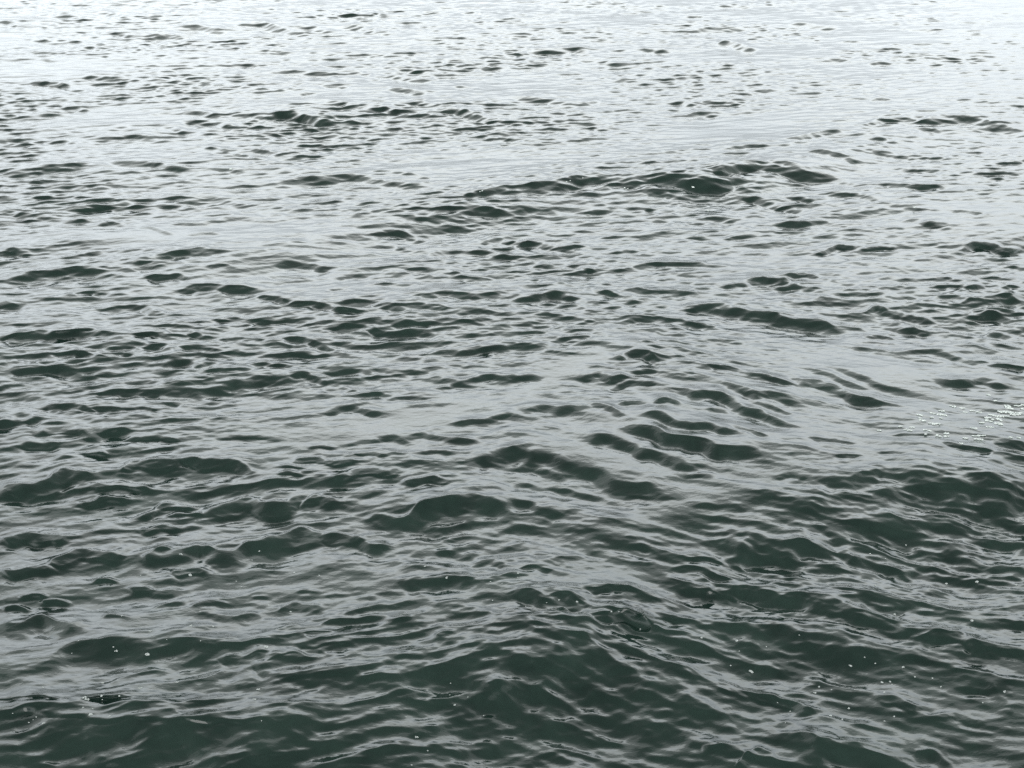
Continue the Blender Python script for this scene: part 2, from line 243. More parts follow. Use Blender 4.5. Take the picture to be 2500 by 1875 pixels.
crop(0, 1250, [
(60,.32,[(0,60),(130,45),(200,35),(270,60)]),(60,.4,[(200,170),(260,130),(350,115),(440,118),(520,110)]),(30,.35,[(600,30),(680,12),(760,25)]),(80,.4,[(620,140),(700,110),(770,105),(850,95)]),
(110,.5,[(840,100),(920,100),(1000,85),(1100,60),(1200,15),(1300,8),(1380,40)]),(60,.45,[(1380,40),(1480,45),(1560,65),(1660,110)]),(40,.42,[(1620,0),(1800,5),(1900,20),(2100,0)]),(75,.55,[(1720,268),(1790,245),(1860,228),(1950,240),(2040,275)]),
(40,.4,[(2020,175),(2100,170),(2170,200)]),(40,.4,[(1890,130),(1960,120),(2050,145)]),(36,.48,[(740,210),(810,190),(870,200)]),(40,.32,[(0,215),(120,200),(200,205)]),(16,.35,[(400,245),(440,240),(480,246)]),(36,.35,[(550,285),(640,280),(750,290)]),
(14,.35,[(80,325),(120,318),(170,322)]),(18,.35,[(170,345),(220,335),(270,342)]),(14,.35,[(0,368),(60,360),(100,370)]),(14,.35,[(1280,298),(1320,292),(1360,300)]),(10,.35,[(1080,316),(1150,318)]),(16,.35,[(660,365),(700,350),(780,350)]),(24,.38,[(820,355),(910,345),(980,352)]),
(46,.32,[(1190,370),(1250,345),(1320,345),(1380,360)]),(12,.4,[(1400,318),(1440,312),(1480,318)]),(18,.35,[(1620,318),(1680,308),(1740,320)]),(20,.35,[(1530,330),(1570,325),(1610,335)]),(34,.32,[(1480,400),(1560,380),(1640,370)]),(36,.32,[(1390,450),(1440,430),(1500,440)]),
(28,.45,[(1320,500),(1370,485),(1420,495)]),(26,.4,[(1710,455),(1790,448),(1860,460)]),(26,.42,[(1880,520),(1920,510),(1955,520)]),(46,.32,[(790,425),(860,405),(930,395),(1020,400),(1100,395),(1180,410)]),(14,.35,[(440,412),(490,408),(530,418)]),
(80,.48,[(-40,425),(0,420),(90,410),(160,395),(220,415),(300,425),(350,445)]),(130,.52,[(150,640),(220,590),(290,510),(400,495),(520,490),(620,495),(760,505),(900,515),(1000,520)]),(50,.5,[(940,600),(1020,580),(1140,590)]),(80,.42,[(1090,620),(1180,600),(1260,580),(1340,600)]),
(40,.45,[(1290,570),(1380,550),(1490,560)]),(18,.38,[(480,700),(520,678),(560,690)]),(50,.32,[(850,690),(900,665),(1000,655)]),(24,.5,[(370,810),(450,800),(520,795),(580,800)]),(20,.45,[(0,800),(90,790),(200,800),(260,815)]),
(290,.42,[(-80,860),(0,850),(100,830),(240,825),(340,840),(450,850),(640,845),(800,845),(960,855),(1100,830),(1200,790),(1280,770),(1400,720),(1500,690),(1580,700)]),
])
crop(1250, 1250, [
(150,.45,[(860,85),(980,52),(1100,45),(1200,55),(1300,75),(1380,130),(1430,200)]),(30,.45,[(700,205),(780,195),(860,215),(930,240)]),(70,.5,[(850,290),(880,250),(930,245),(980,260),(1100,290),(1250,320),(1400,370)]),(40,.45,[(320,325),(400,300),(500,300),(560,315)]),
(80,.5,[(0,345),(60,325),(130,345),(240,350),(310,390)]),(50,.45,[(340,440),(440,425),(560,430),(640,400),(700,440)]),(420,.42,[(-400,560),(-200,545),(-100,560),(30,530),(150,500),(260,470),(330,475),(430,510),(520,530),(600,570),(700,620),(820,700),(900,790)]),
(16,.4,[(490,125),(540,122),(580,135)]),(14,.45,[(580,190),(605,178),(625,190)]),(30,.35,[(40,225),(100,218),(160,235)]),(20,.38,[(770,170),(840,162),(900,178)]),(160,.4,[(870,430),(1000,420),(1100,410),(1200,430),(1300,450),(1400,485),(1480,520),(1570,560),(1640,620)]),
(80,.35,[(1320,380),(1400,370),(1550,400),(1650,430),(1750,480)]),(80,.4,[(1540,20),(1640,30),(1750,60),(1850,90),(1950,110),(2060,150),(2212,190),(2300,200)]),(60,.35,[(1380,80),(1460,130),(1560,160),(1660,180),(1760,200)]),(40,.38,[(1540,365),(1620,370),(1700,390)]),
(14,.45,[(1830,385),(1880,380),(1950,395)]),(70,.42,[(1770,500),(1900,480),(1960,470),(2010,530),(2060,600)]),(50,.4,[(1920,690),(2000,690),(2080,720),(2140,770)]),(50,.35,[(1580,740),(1660,725),(1760,780)]),
(170,.45,[(1180,880),(1260,870),(1340,890),(1430,900),(1530,920),(1620,970),(1720,1000)]),(90,.4,[(830,920),(900,900),(1000,915)]),(50,.4,[(1750,950),(1840,970),(1900,1020)]),(60,.4,[(980,1000),(1060,930),(1130,960)]),(40,.32,[(1830,820),(1930,810),(2050,850)]),
(50,.4,[(1040,700),(1120,700),(1200,740),(1300,780)]),
])



# the long bold crests that cross the middle distance
TR += [(15, .41, [(1130, 476), (1230, 458), (1320, 450), (1400, 434), (1490, 428), (1560, 440)]),
       (17, .41, [(1500, 440), (1600, 432), (1700, 440), (1800, 442)]),
       (20, .40, [(1730, 424), (1790, 404), (1860, 398), (1930, 408), (2020, 420)]),
       (15, .40, [(-40, 680), (50, 664), (150, 650), (270, 648)]),
       (12, .40, [(310, 640), (400, 622), (470, 612), (530, 618)]),
       (18, .40, [(1680, 735), (1760, 728), (1830, 745), (1930, 760), (2060, 785)])]


def smooth(t):
    t = np.clip(t, 0, 1)
    return t * t * (3 - 2 * t)


BK = 4.2
# broad faces of the swell (thickness, slope, crest line) in photograph pixels
SWELL = [
    (90, .17, [(-150, 690), (0, 662), (250, 640), (500, 608), (800, 545), (1150, 462), (1450, 425), (1800, 405), (2100, 330), (2300, 272), (2650, 270)]),
    (60, .09, [(-100, 395), (200, 388), (500, 400), (900, 430)]),
    (80, .10, [(300, 655), (600, 685), (850, 735), (1050, 735), (1400, 710)]),
    (45, .10, [(500, 265), (700, 262), (1000, 265), (1250, 290)]),
    (170, .13, [(-150, 1165), (0, 1150), (250, 1125), (430, 1100), (700, 1110), (900, 1150), (1150, 1180), (1450, 1235)]),
    (90, .10, [(-150, 920), (0, 900), (300, 880), (600, 890), (850, 915)]),
    (240, .20, [(1350, 1250), (1700, 1150), (2000, 1150), (2250, 1130), (2650, 1190)]),
    (160, .13, [(1150, 1560), (1400, 1500), (1650, 1370), (1850, 1290), (2100, 1330)]),
    (380, .12, [(-300, 1720), (300, 1720), (650, 1720), (850, 1640), (1100, 1550), (1400, 1510), (1600, 1560), (1900, 1720)]),
    (220, .10, [(1700, 1480), (2000, 1440), (2300, 1500), (2650, 1580)]),
    (200, .10, [(1800, 1760), (2200, 1730), (2650, 1800)]),
    (150, .10, [(1350, 960), (1600, 980), (1850, 1060), (2000, 1110)]),
    (110, .09, [(1050, 1090), (1300, 1060), (1700, 1160), (1900, 1240)]),
    (110, .10, [(-150, 1380), (100, 1360), (400, 1330), (700, 1290), (1000, 1270)]),
    (80, .09, [(1900, 700), (2200, 700), (2650, 760)]),
]
for t, s, pts in SWELL:
    TR.append((t, -s, pts))


def blur(f, nc, nr):
    for ax, n in ((1, nc), (0, nr)):
        if n < 1:
            continue
        k = np.hanning(2 * n + 3)[1:-1]; k /= k.sum()
        g = np.zeros_like(f)
        L_ = f.shape[ax]
        for o, w in zip(range(-n, n + 1), k):
            a, b_ = max(0, -o), min(L_, L_ - o)
            if ax == 1: g[:, a:b_] += np.float32(w) * f[:, a + o:b_ + o]
            else: g[a:b_] += np.float32(w) * f[a + o:b_ + o]
        f = g
    return f


# fields of face steepness, one per crest length: (longest crest, run-out behind and before a face, blur)
CLS = [(0.28, 0.075, 0.008, 4, 2), (0.65, 0.15, 0.012, 6, 3), (1.5, 0.30, 0.016, 8, 4), (99, 0.50, 0.020, 14, 8)]
FLD = [np.zeros((NR, NC), np.float32) for _ in CLS]
SPS = np.zeros((NR, NC), np.float32)      # the swell
for t, s, pts in TR:
    swell = s < 0
    s = abs(s)
    vm = sum(p[1] for p in pts) / len(pts) + t / 2
    dep = PITCH + math.degrees(math.atan((vm - PH / 2) / FPX))
    if not swell:
        s = s / 0.40 * math.tan(math.radians((62 - dep) / 2)) * ((1.22 - 0.42 * smooth((vm - 950) / 350)) if t < 26 else 1.1 if t < 60 else 0.85) * (0.92 + 0.08 * min(1, max(0, (vm - 120) / 400)))
    en = 0.24 + 0.08 * min(1.0, t / 80)
    u = np.array([p[0] for p in pts]); v = np.array([p[1] for p in pts])
    o = np.argsort(u); u, v = u[o], v[o]
    n = max(12, int((u[-1] - u[0]) / 4))
    e = 0.16 * (u[-1] - u[0]) + 5
    uu = np.linspace(u[0] - e, u[-1] + e, n)
    v2 = np.interp(uu, u, v)
    # ends carry on at the slope of the line
    sl0 = (v[1] - v[0]) / (u[1] - u[0] + 1e-6); sl1 = (v[-1] - v[-2]) / (u[-1] - u[-2] + 1e-6)
    v2 = np.where(uu < u[0], v[0] + (uu - u[0]) * sl0 + 0.15 * np.abs(uu - u[0]), v2)
    v2 = np.where(uu > u[-1], v[-1] + (uu - u[-1]) * sl1 + 0.1 * np.abs(uu - u[-1]), v2)
    k = max(3, n // 8) | 1
    ker = np.hanning(k + 2)[1:-1]; ker /= ker.sum()
    v2 = np.convolve(np.pad(v2, k // 2, mode='edge'), ker, mode='valid')
    if not swell:                                       # no crest is a clean curve
        for lam_, am_ in ((120, .16), (60, .07))[:2 if v[0] > 450 else 0]:
            v2 = v2 + am_ * min(t, 30) * np.sin(uu / lam_ * 6.283 + rng.uniform(0, 6.28)) * (lam_ < (uu[-1] - uu[0]))
    q = (uu - uu[0]) / (uu[-1] - uu[0])
    tap = smooth(q / en) * smooth((1 - q) / en)
    fx, fy = hit(uu, v2 + t * (0.35 + 0.65 * tap), 0)
    A = np.zeros(n)
    for _ in range(6):
        cx, cy = hit(uu, v2, A)
        Lf = np.maximum(cy - fy, 1e-3)
        A = 0.5 * A + 0.5 * s * Lf
    wid = (uu[-1] - uu[0]) * en / FPX * math.hypot(float(np.mean(fy)), CAM_H)   # how far an end takes to run out
    A = np.minimum(A, min(0.35, (0.5 if t < 26 else 0.3) * wid)) * tap
    cx, cy = hit(uu, v2, A)
    Lf = np.maximum(cy - fy, 3.2 * np.interp(cy, Y1, foot))
    ac = cx / cy
    j0, j1 = np.searchsorted(A1, ac[0]), np.searchsorted(A1, ac[-1])
    if j1 - j0 < 2:
        continue
    aa = A1[j0:j1]
    yc = np.interp(aa, ac, cy); lf = np.interp(aa, ac, Lf); am = np.interp(aa, ac, A)
    i0 = np.searchsorted(Y1, (yc - 1.4 * lf).min()); i1 = np.searchsorted(Y1, (yc + 0.2 * lf).max()) + 1
    d = (yc[None, :] - Y1[i0:i1, None]) / lf[None, :]
    brk = 1.0 + 0.0 * uu
    if not swell:                                       # the steepness comes and goes along a crest
        for lam_, am_ in ((90, .14), (47, .11), (26, .07))[:3 if vm > 450 else 1]:
            brk = brk + am_ * np.sin(uu / lam_ / max(1, t / 25) * 6.283 + rng.uniform(0, 6.28))
    tj = np.interp(aa, ac, A / np.maximum(Lf, 1e-3) * np.clip(brk, 0.15, 1.25))
    e1 = np.maximum(0.06, 1.0 * np.interp(yc, Y1, foot) / lf)[None, :]
    prof = smooth((d + e1) / (2 * e1)) * (1 - smooth((d - 0.25) / 1.0))
    wd = (u[-1] - u[0]) / FPX * math.hypot(float(np.mean(fy)), CAM_H)
    ps = (SPS if swell else FLD[[wd < c[0] for c in CLS].index(True)])[i0:i1, j0:j1]
    np.maximum(ps, (prof * tj[None, :]).astype(np.float32), out=ps)

# slope field -> heights: a leaky integral both ways along every sight line, so each
# face keeps its own steepness and the water between the faces falls gently away
def leaky(q, ell):
    dec = np.exp(-foot / ell).astype(np.float32)
    F = np.zeros_like(q); B = np.zeros_like(q)
    w = q * foot[:, None].astype(np.float32)
    for i in range(1, NR):
        F[i] = F[i - 1] * dec[i] + w[i]
    for i in range(NR - 2, -1, -1):
        B[i] = B[i + 1] * dec[i] + w[i]
    return F, B


H = np.zeros((NR, NC), np.float32)
faceness = np.zeros((NR, NC), np.float32)
for fld, (_, e0, e1, nc, nr) in zip(FLD, CLS):
    fld = blur(fld, nc, nr)
    mask = np.clip(fld / 0.12, 0, 1)
    ell = e0 + e1 * Y1
    q = fld
    for _ in range(3):
        F, B = leaky(q, ell)
        q = fld + np.minimum((F + B) / (2 * ell[:, None].astype(np.float32)), 0.25) * mask
    F, B = leaky(q, ell)
    H += (F - B) * 0.5
    faceness = np.maximum(faceness, mask)
F, B = leaky(blur(SPS, 26, 24), 1.1 + 0.05 * Y1)
H += (F - B) * 0.5

# ------------------------------------------------------------------ calm slicks (u, v, half width, half height, tilt, strength)
SL = [(430, 565, 420, 42, -0.04, 1.), (960, 1030, 360, 55, -0.22, 1.), (1370, 905, 190, 36, -0.42, 1.), (800, 1055, 300, 45, 0.0, .9),
      (700, 985, 330, 30, 0.02, .6), (1500, 1390, 180, 30, -0.1, .8), (760, 1400, 330, 55, 0.0, .7),
      (1080, 1440, 200, 30, 0.05, .7), (1100, 700, 420, 30, 0.0, .5), (250, 1490, 260, 30, -0.05, .5),
      (2050, 880, 300, 60, 0.3, .6), (2150, 1110, 260, 60, 0.1, .6), (1800, 1200, 250, 30, -0.3, .6),
      (2100, 640, 330, 40, 0.0, .5), (1600, 350, 360, 40, -0.2, .5), (1000, 210, 330, 30, 0.1, .4),
      (550, 1640, 300, 30, -0.1, .5), (110, 1600, 160, 40, -0.3, .5), (2250, 1650, 260, 70, 0.35, .5)]
calm = np.zeros((NR, NC), np.float32)
dyv = np.arctan2(CAM_H, Y1)                             # where each row lies in the photograph
vrow = PH / 2 - np.tan(math.radians(PITCH) - dyv) * FPX
for u, v, hw, hh, tl, st in SL:
    ax = (u - PW / 2) / FPX
    w = np.exp(-((vrow[:, None] - v - tl * (A1[None, :] * FPX * 0.95 + PW / 2 - u)) / hh) ** 2
               - ((A1[None, :] * FPX * 0.95 + PW / 2 - u) / hw) ** 2)
    calm = np.maximum(calm, (w * st).astype(np.float32))

# ------------------------------------------------------------------ free waves of all lengths
NAT = 0.84
rng = np.random.default_rng(5)
LEAN = np.float32(0.8)
OCT = [  # shortest, longest wavelength, count, rms slope of the band
    (1.6, 6.0, 30, 0.025),
    (0.8, 1.6, 34, 0.030),
    (0.4, 0.8, 44, 0.045),
    (0.2, 0.4, 60, 0.092),
    (0.1, 0.2, 70, 0.108),
    (0.05, 0.1, 70, 0.100),
    (0.026, 0.05, 70, 0.062),
]
DX = np.zeros_like(H); DY = np.zeros_like(H)
gust = np.zeros_like(H)
for k in range(9):
    lam = rng.uniform(0.9, 4.0); th = rng.uniform(0, 2 * np.pi)
    gust += np.sin(2 * np.pi / lam * (Xg * math.cos(th) * 0.7 + Yg * math.sin(th)) + rng.uniform(0, 6.28)).astype(np.float32)
gust = 1 + 0.13 * gust
gust = np.clip(gust, 0.35, 1.7)
ripple = gust * (1 - 0.94 * calm) * (1 + 0.15 * faceness)
# the crossing wind waves run strongest to the right; farther out the wind is fresher
rightw = smooth((A1[None, :] * FPX * 0.95 + PW / 2 - 850) / 800) * smooth((vrow[:, None] - 560) / 450)
fresh = (1 + 0.12 * smooth((Y1 - 8) / 12))[:, None] * (1 - 0.22 * smooth((A1[None, :] * FPX * 0.95 + PW / 2 - 1100) / 900) * smooth((700 - vrow[:, None]) / 300))
wB = ((0.45 + 0.85 * rightw) * fresh).astype(np.float32)
wA = ((1.20 - 0.75 * rightw) * fresh).astype(np.float32)
wC = ((0.95 - 0.10 * rightw) * fresh).astype(np.float32)
midfar = (1 - 0.30 * smooth((Y1 - 8) / 8))[:, None].astype(np.float32)
for l0, l1, cnt, slope in OCT:
    small = l1 <= 0.45
    hs = np.zeros_like(H); dx = np.zeros_like(H); dy = np.zeros_like(H)
    for _ in range(cnt):
        lam = l0 * (l1 / l0) ** rng.uniform()
        k = 2 * np.pi / lam
        pick = rng.uniform()
        if pick < 0.34: th, wt = rng.normal(-90 - 30, 15), wB
        elif pick < 0.64: th, wt = rng.normal(-90 + 18, 14), wA
        else: th, wt = rng.normal(-90, 36), wC
        th = math.radians(th)
        kx, ky = k * math.cos(th), k * math.sin(th)
        amp = slope * math.sqrt(2.0 / cnt) / k
        # a row keeps this wave only where it is fine enough to carry it
        keep = smooth((lam * 1.0 / (foot * 2.2 * max(abs(math.sin(th)), .3)) - 0.8) / 1.0)
        i1 = int(np.argmax(keep[60:] <= 0) + 60) if (keep[60:] <= 0).any() else NR
        if i1 < 2:
            continue
        near = smooth((lam / np.maximum(np.gradient(Y1)[:i1], footx[:i1]) - 2) / 2)
        ka = (keep[:i1] * np.where(Y1[:i1] < Y1[29], near, 1)).astype(np.float32)[:, None] * np.float32(amp)
        ph = np.float32(kx) * Xg[:i1] + np.float32(ky) * Yg[:i1] + np.float32(rng.uniform(0, 6.283))
        wk = ka * wt[:i1]
        c = np.cos(ph) * wk
        s_ = np.sin(ph) * wk
        hs[:i1] += c
        # crests pinch together and lean the way they run
        s_ -= LEAN * c
        dx[:i1] -= np.float32(math.cos(th)) * s_
        dy[:i1] -= np.float32(math.sin(th)) * s_
    m = ripple if small else (0.75 + 0.25 * gust) * (1 - (0.88 if l0 < 0.5 else 0.45) * calm) * (1 - 0.5 * faceness) * midfar
    H += hs * m * NAT
    chop = 0.85 if l0 >= 0.1 else 0.6
    DX += NAT * dx * m * chop
    DY += NAT * dy * m * chop
fade_side = 1.0
P = np.empty((NR, NC, 3), np.float32)
P[..., 0] = Xg + DX
P[..., 1] = Yg + DY
P[..., 2] = H - 0.02

me = bpy.data.meshes.new("sea_water")
nv = NR * NC
me.vertices.add(nv)
me.vertices.foreach_set("co", P.reshape(-1))
idx = np.arange(nv, dtype=np.int32).reshape(NR, NC)
quads = np.stack([idx[:-1, :-1], idx[:-1, 1:], idx[1:, 1:], idx[1:, :-1]], -1).reshape(-1, 4)
nf = len(quads)
me.loops.add(nf * 4)
me.loops.foreach_set("vertex_index", quads.reshape(-1))
me.polygons.add(nf)
me.polygons.foreach_set("loop_start", np.arange(0, nf * 4, 4, dtype=np.int32))
me.polygons.foreach_set("use_smooth", np.ones(nf, bool))
me.update(calc_edges=True)
sea = bpy.data.objects.new("sea_water", me)
scene.collection.objects.link(sea)
sea["kind"] = "structure"
sea["label"] = "choppy dark green sea reflecting a pale overcast sky"

# ------------------------------------------------------------------ water material
mat = bpy.data.materials.new("sea_water")
mat.use_nodes = True
nt = mat.node_tree
N = nt.nodes.new; L = nt.links.new
b = nt.nodes['Principled BSDF']
b.inputs['IOR'].default_value = 1.333
b.inputs['Roughness'].default_value = 0.010
g = N('ShaderNodeNewGeometry')
n1 = N('ShaderNodeTexNoise'); n1.inputs['Scale'].default_value = 3.0; n1.inputs['Detail'].default_value = 5
n1.inputs['Roughness'].default_value = 0.6; n1.inputs['Distortion'].default_value = 1.2
L(g.outputs['Position'], n1.inputs['Vector'])
cr = N('ShaderNodeValToRGB')
cr.color_ramp.elements[0].position = 0.3; cr.color_ramp.elements[0].color = (0.0060, 0.0150, 0.0117, 1)
cr.color_ramp.elements[1].position = 0.72; cr.color_ramp.elements[1].color = (0.0155, 0.0310, 0.0245, 1)
L(n1.outputs['Fac'], cr.inputs[0])
L(cr.outputs[0], b.inputs['Base Color'])
# capillary ripples too fine for the mesh
mpn = N('ShaderNodeMapping')
mpn.inputs['Scale'].default_value = (1.0, 1.5, 1.0)
L(g.outputs['Position'], mpn.inputs[0])
n2 = N('ShaderNodeTexNoise'); n2.inputs['Scale'].default_value = 24; n2.inputs['Detail'].default_value = 3
n2.inputs['Roughness'].default_value = 0.55
L(mpn.outputs[0], n2.inputs['Vector'])
bp = N('ShaderNodeBump'); bp.inputs['Strength'].default_value = 0.10; bp.inputs['Distance'].default_value = 0.02
L(n2.outputs['Fac'], bp.inputs['Height'])
L(bp.outputs[0], b.inputs['Normal'])
me.materials.append(mat)

# ------------------------------------------------------------------ foam on the water
Pf = P.reshape(-1, 3)
rx = Pf[:, 0]; ry = Pf[:, 1]; rz = Pf[:, 2] - CAM_H
depth = ry * cp - rz * sp
upc = ry * sp + rz * cp
PU = PW / 2 + FPX * rx / depth
PV = PH / 2 - FPX * upc / depth


def on_water(u, v):
    """the point of the sea surface seen at a photograph pixel, and its grid cell"""
    near = np.nonzero((np.abs(PU - u) < 4) & (np.abs(PV - v) < 4))[0]
    if len(near) == 0:
        near = np.nonzero((np.abs(PU - u) < 14) & (np.abs(PV - v) < 14))[0]
    if len(near) == 0:
        return None
    dmin = depth[near].min()
    near = near[depth[near] < dmin + 0.25]
    k = near[np.argmin((PU[near] - u) ** 2 + (PV[near] - v) ** 2)]
    return Pf[k], divmod(int(k), NC)


def surf_z(x, y, cell, r=14):
    i, j = cell
    i0, j0 = max(0, i - r * 2), max(0, j - r * 2)
    W = P[i0:i + r * 2, j0:j + r * 2].reshape(-1, 3)
    d2 = (W[:, 0] - x) ** 2 + (W[:, 1] - y) ** 2
    kk = np.argpartition(d2, 4)[:4]
    w = 1 / (d2[kk] + 1e-7)
    return float((W[kk, 2] * w).sum() / w.sum())


def foam_mat(name, c, rough, bump):
    m = bpy.data.materials.new(name); m.use_nodes = True
    t_ = m.node_tree; b_ = t_.nodes['Principled BSDF']
    g_ = t_.nodes.new('ShaderNodeNewGeometry')
    v_ = t_.nodes.new('ShaderNodeTexVoronoi'); v_.inputs['Scale'].default_value = bump
    t_.links.new(g_.outputs['Position'], v_.inputs['Vector'])
    r_ = t_.nodes.new('ShaderNodeValToRGB')
    r_.color_ramp.elements[0].position = 0.1
    r_.color_ramp.elements[0].color = (c * 0.97, c, c * 0.97, 1)
    r_.color_ramp.elements[1].position = 0.6
    r_.color_ramp.elements[1].color = (c * 0.70, c * 0.76, c * 0.72, 1)
    t_.links.new(v_.outputs['Distance'], r_.inputs[0])
    t_.links.new(r_.outputs[0], b_.inputs['Base Color'])
    b_.inputs['Roughness'].default_value = rough
    q_ = t_.nodes.new('ShaderNodeBump'); q_.inputs['Strength'].default_value = 0.5
    q_.inputs['Distance'].default_value = 0.003
    t_.links.new(v_.outputs['Distance'], q_.inputs['Height'])
    t_.links.new(q_.outputs[0], b_.inputs['Normal'])
    return m


M_BUB = foam_mat("foam_bubbles", 0.48, 0.35, 260)
M_WHITE = foam_mat("white_foam", 0.80, 0.6, 150)


def dome(vs, fs, cx, cy, cz, rx_, ry_, h, rot=0.0, seg=10, rough_=0.12):
    """a low round bubble or clot of foam"""
    base = len(vs)
    rr = [1 + random.uniform(-rough_, rough_) for _ in range(seg)]
    for ring, (s_, z_) in enumerate(((1.0, -0.25), (0.86, 0.45), (0.5, 0.88))):
        for k in range(seg):
            a = 2 * math.pi * k / seg
            x_, y_ = math.cos(a) * rx_ * s_ * rr[k], math.sin(a) * ry_ * s_ * rr[k]
            vs.append((cx + x_ * math.cos(rot) - y_ * math.sin(rot), cy + x_ * math.sin(rot) + y_ * math.cos(rot), cz + h * z_))
    vs.append((cx, cy, cz + h))
    for ring in range(2):
        for k in range(seg):
            a, b_ = base + ring * seg + k, base + ring * seg + (k + 1) % seg
            fs.append((a, b_, b_ + seg, a + seg))
    for k in range(seg):
        fs.append((base + 2 * seg + k, base + 2 * seg + (k + 1) % seg, base + 3 * seg))


def link_mesh(name, vs, fs, m, origin=(0, 0, 0)):
    mm = bpy.data.meshes.new(name)
    mm.from_pydata([(x - origin[0], y - origin[1], z - origin[2]) for x, y, z in vs], [], fs)
    mm.polygons.foreach_set("use_smooth", [True] * len(mm.polygons))
    mm.materials.append(m)
    o = bpy.data.objects.new(name, mm)
    o.location = origin
    scene.collection.objects.link(o)
    return o


F5 = [(1120,170,8),(1090,206,5),(780,183,14),(822,272,20),(932,264,8),(1022,298,6),(1042,322,8),(1270,262,8),(1378,272,8),(610,274,6),(865,430,8),(825,490,14),(920,496,9),(1255,430,10),(1163,404,8),(528,447,7),(648,516,10),(655,535,7),(428,490,5),(718,553,5),(868,556,6),(490,584,7),(500,603,14),(640,614,20),(310,610,5),(340,554,4),(1155,584,26),(445,740,12),(410,740,5),(450,772,4),(605,762,18),(765,735,14),(1118,768,16),(1102,810,20),(1128,900,5),(475,884,14),(440,794,12),(515,794,10),(370,808,26),(360,846,8),(388,874,24),(402,852,6),(183,757,9),(113,778,5),(155,884,7),(143,898,5),(125,911,7),(188,912,14),(50,952,5),(47,872,5),(1927,287,12),(1835,235,8),(1780,226,6),(1960,248,5),(2057,270,6),(2118,302,7),(2168,308,6),(2160,394,6),(2130,380,6),(1948,736,5),(1945,790,7),(2022,800,6),(1967,832,10),(2090,880,6),(1754,884,5),(1800,975,15),(1782,1005,5),(1846,1032,7),(1778,1094,8)]
F6 = [(25,265,8),(25,282,7),(205,380,9),(280,388,12),(58,408,7),(22,412,5),(150,394,4),(428,428,10),(462,428,7),(475,402,7),(455,491,5),(555,508,7),(822,544,14),(970,556,12),(982,602,7),(1097,583,6),(943,662,7),(1030,690,26),(1165,480,5),(1243,533,4),(1545,182,9),(1612,203,6),(1704,146,8),(1650,444,12),(1878,310,12),(1568,318,9),(1365,314,5),(2010,303,16),(1990,470,12),(2180,315,9),(1465,666,12),(1523,628,7),(1568,655,7),(1690,672,11),(1740,713,8),(1815,717,9),(1597,736,12),(1634,732,10),(1642,746,7),(1608,778,10),(1327,754,9),(1310,782,14),(1378,768,7),(1282,813,8),(1150,824,6),(1455,848,10),(1650,884,9),(1610,902,8),(1855,755,8),(2128,776,16),(2035,824,7),(1377,882,18),(1428,897,10),(1182,912,5),(1205,860,7),(1483,768,6)]
FAR = [(0,0,995,730,14),(0,0,2085,826,8),(0,0,2075,830,6),(1250,0,222,790,6),(1250,0,235,785,7),(1250,0,252,778,6),(1250,0,305,768,7),(1250,0,782,806,12),(1250,0,485,812,9),(1250,0,500,815,6),(1250,0,735,840,5),(1250,0,850,910,8),(1250,0,1738,898,10)]
flecks = [(x * S, 1250 + y * S, w * S) for x, y, w in F5] + [(1250 + x * S, 1250 + y * S, w * S) for x, y, w in F6]
farf = [(ox + x * S, oy + y * S, w * S) for ox, oy, x, y, w in FAR]
BIG = {
    (780,183): "thin pale foam smear on a dark face, uppermost of the larger foam flecks at left",
    (822,272): "round clot of bubbles on the smooth grey patch left of centre",
    (825,490): "small clot of bubbles alone just above the dark trough at left",
    (500,603): "oval clot of bubbles, left one of a pair on the dark trough at left",
    (640,614): "long flat clot of bubbles, right one of a pair on the dark trough at left",
    (1155,584): "biggest clot of bubbles, by itself at the edge of a dark face",
    (605,762): "flat clot of bubbles at the upper rim of the grey slick at lower left",
    (765,735): "small clot of bubbles just above the right half of the grey slick at lower left",
    (1118,768): "upper of two clots of bubbles at the right end of the lower left slick",
    (1102,810): "lower of two clots of bubbles at the right end of the lower left slick",
    (475,884): "clot of bubbles atop the bottom left dark wave, right of an oblong clot",
    (370,808): "ragged double clot of bubbles at the left end of the lower left slick",
    (388,874): "oblong clot of bubbles just under the ragged double clot at lower left",
    (188,912): "ring shaped clot of bubbles, largest of a handful at the bottom left",
    (1800,975): "round white clot of bubbles near the bottom edge at the centre",
    (822,544): "small bright clot of bubbles, highest on the streaked slope at right",
    (1030,690): "large bright clot of bubbles on the slope of the near wave right of centre",
    (2010,303): "double clot of bubbles on grey water near the right edge",
    (1310,782): "clot of bubbles above the dark wave at bottom right, among smaller flecks",
    (2128,776): "single clot of bubbles on dark water at the right edge near the bottom",
    (1377,882): "wide flat clot of bubbles on the lip of the dark wave at bottom right",
}
keys = [k for k in [(x, y) for x, y, w in F5]] + [(x, y) for x, y, w in F6]


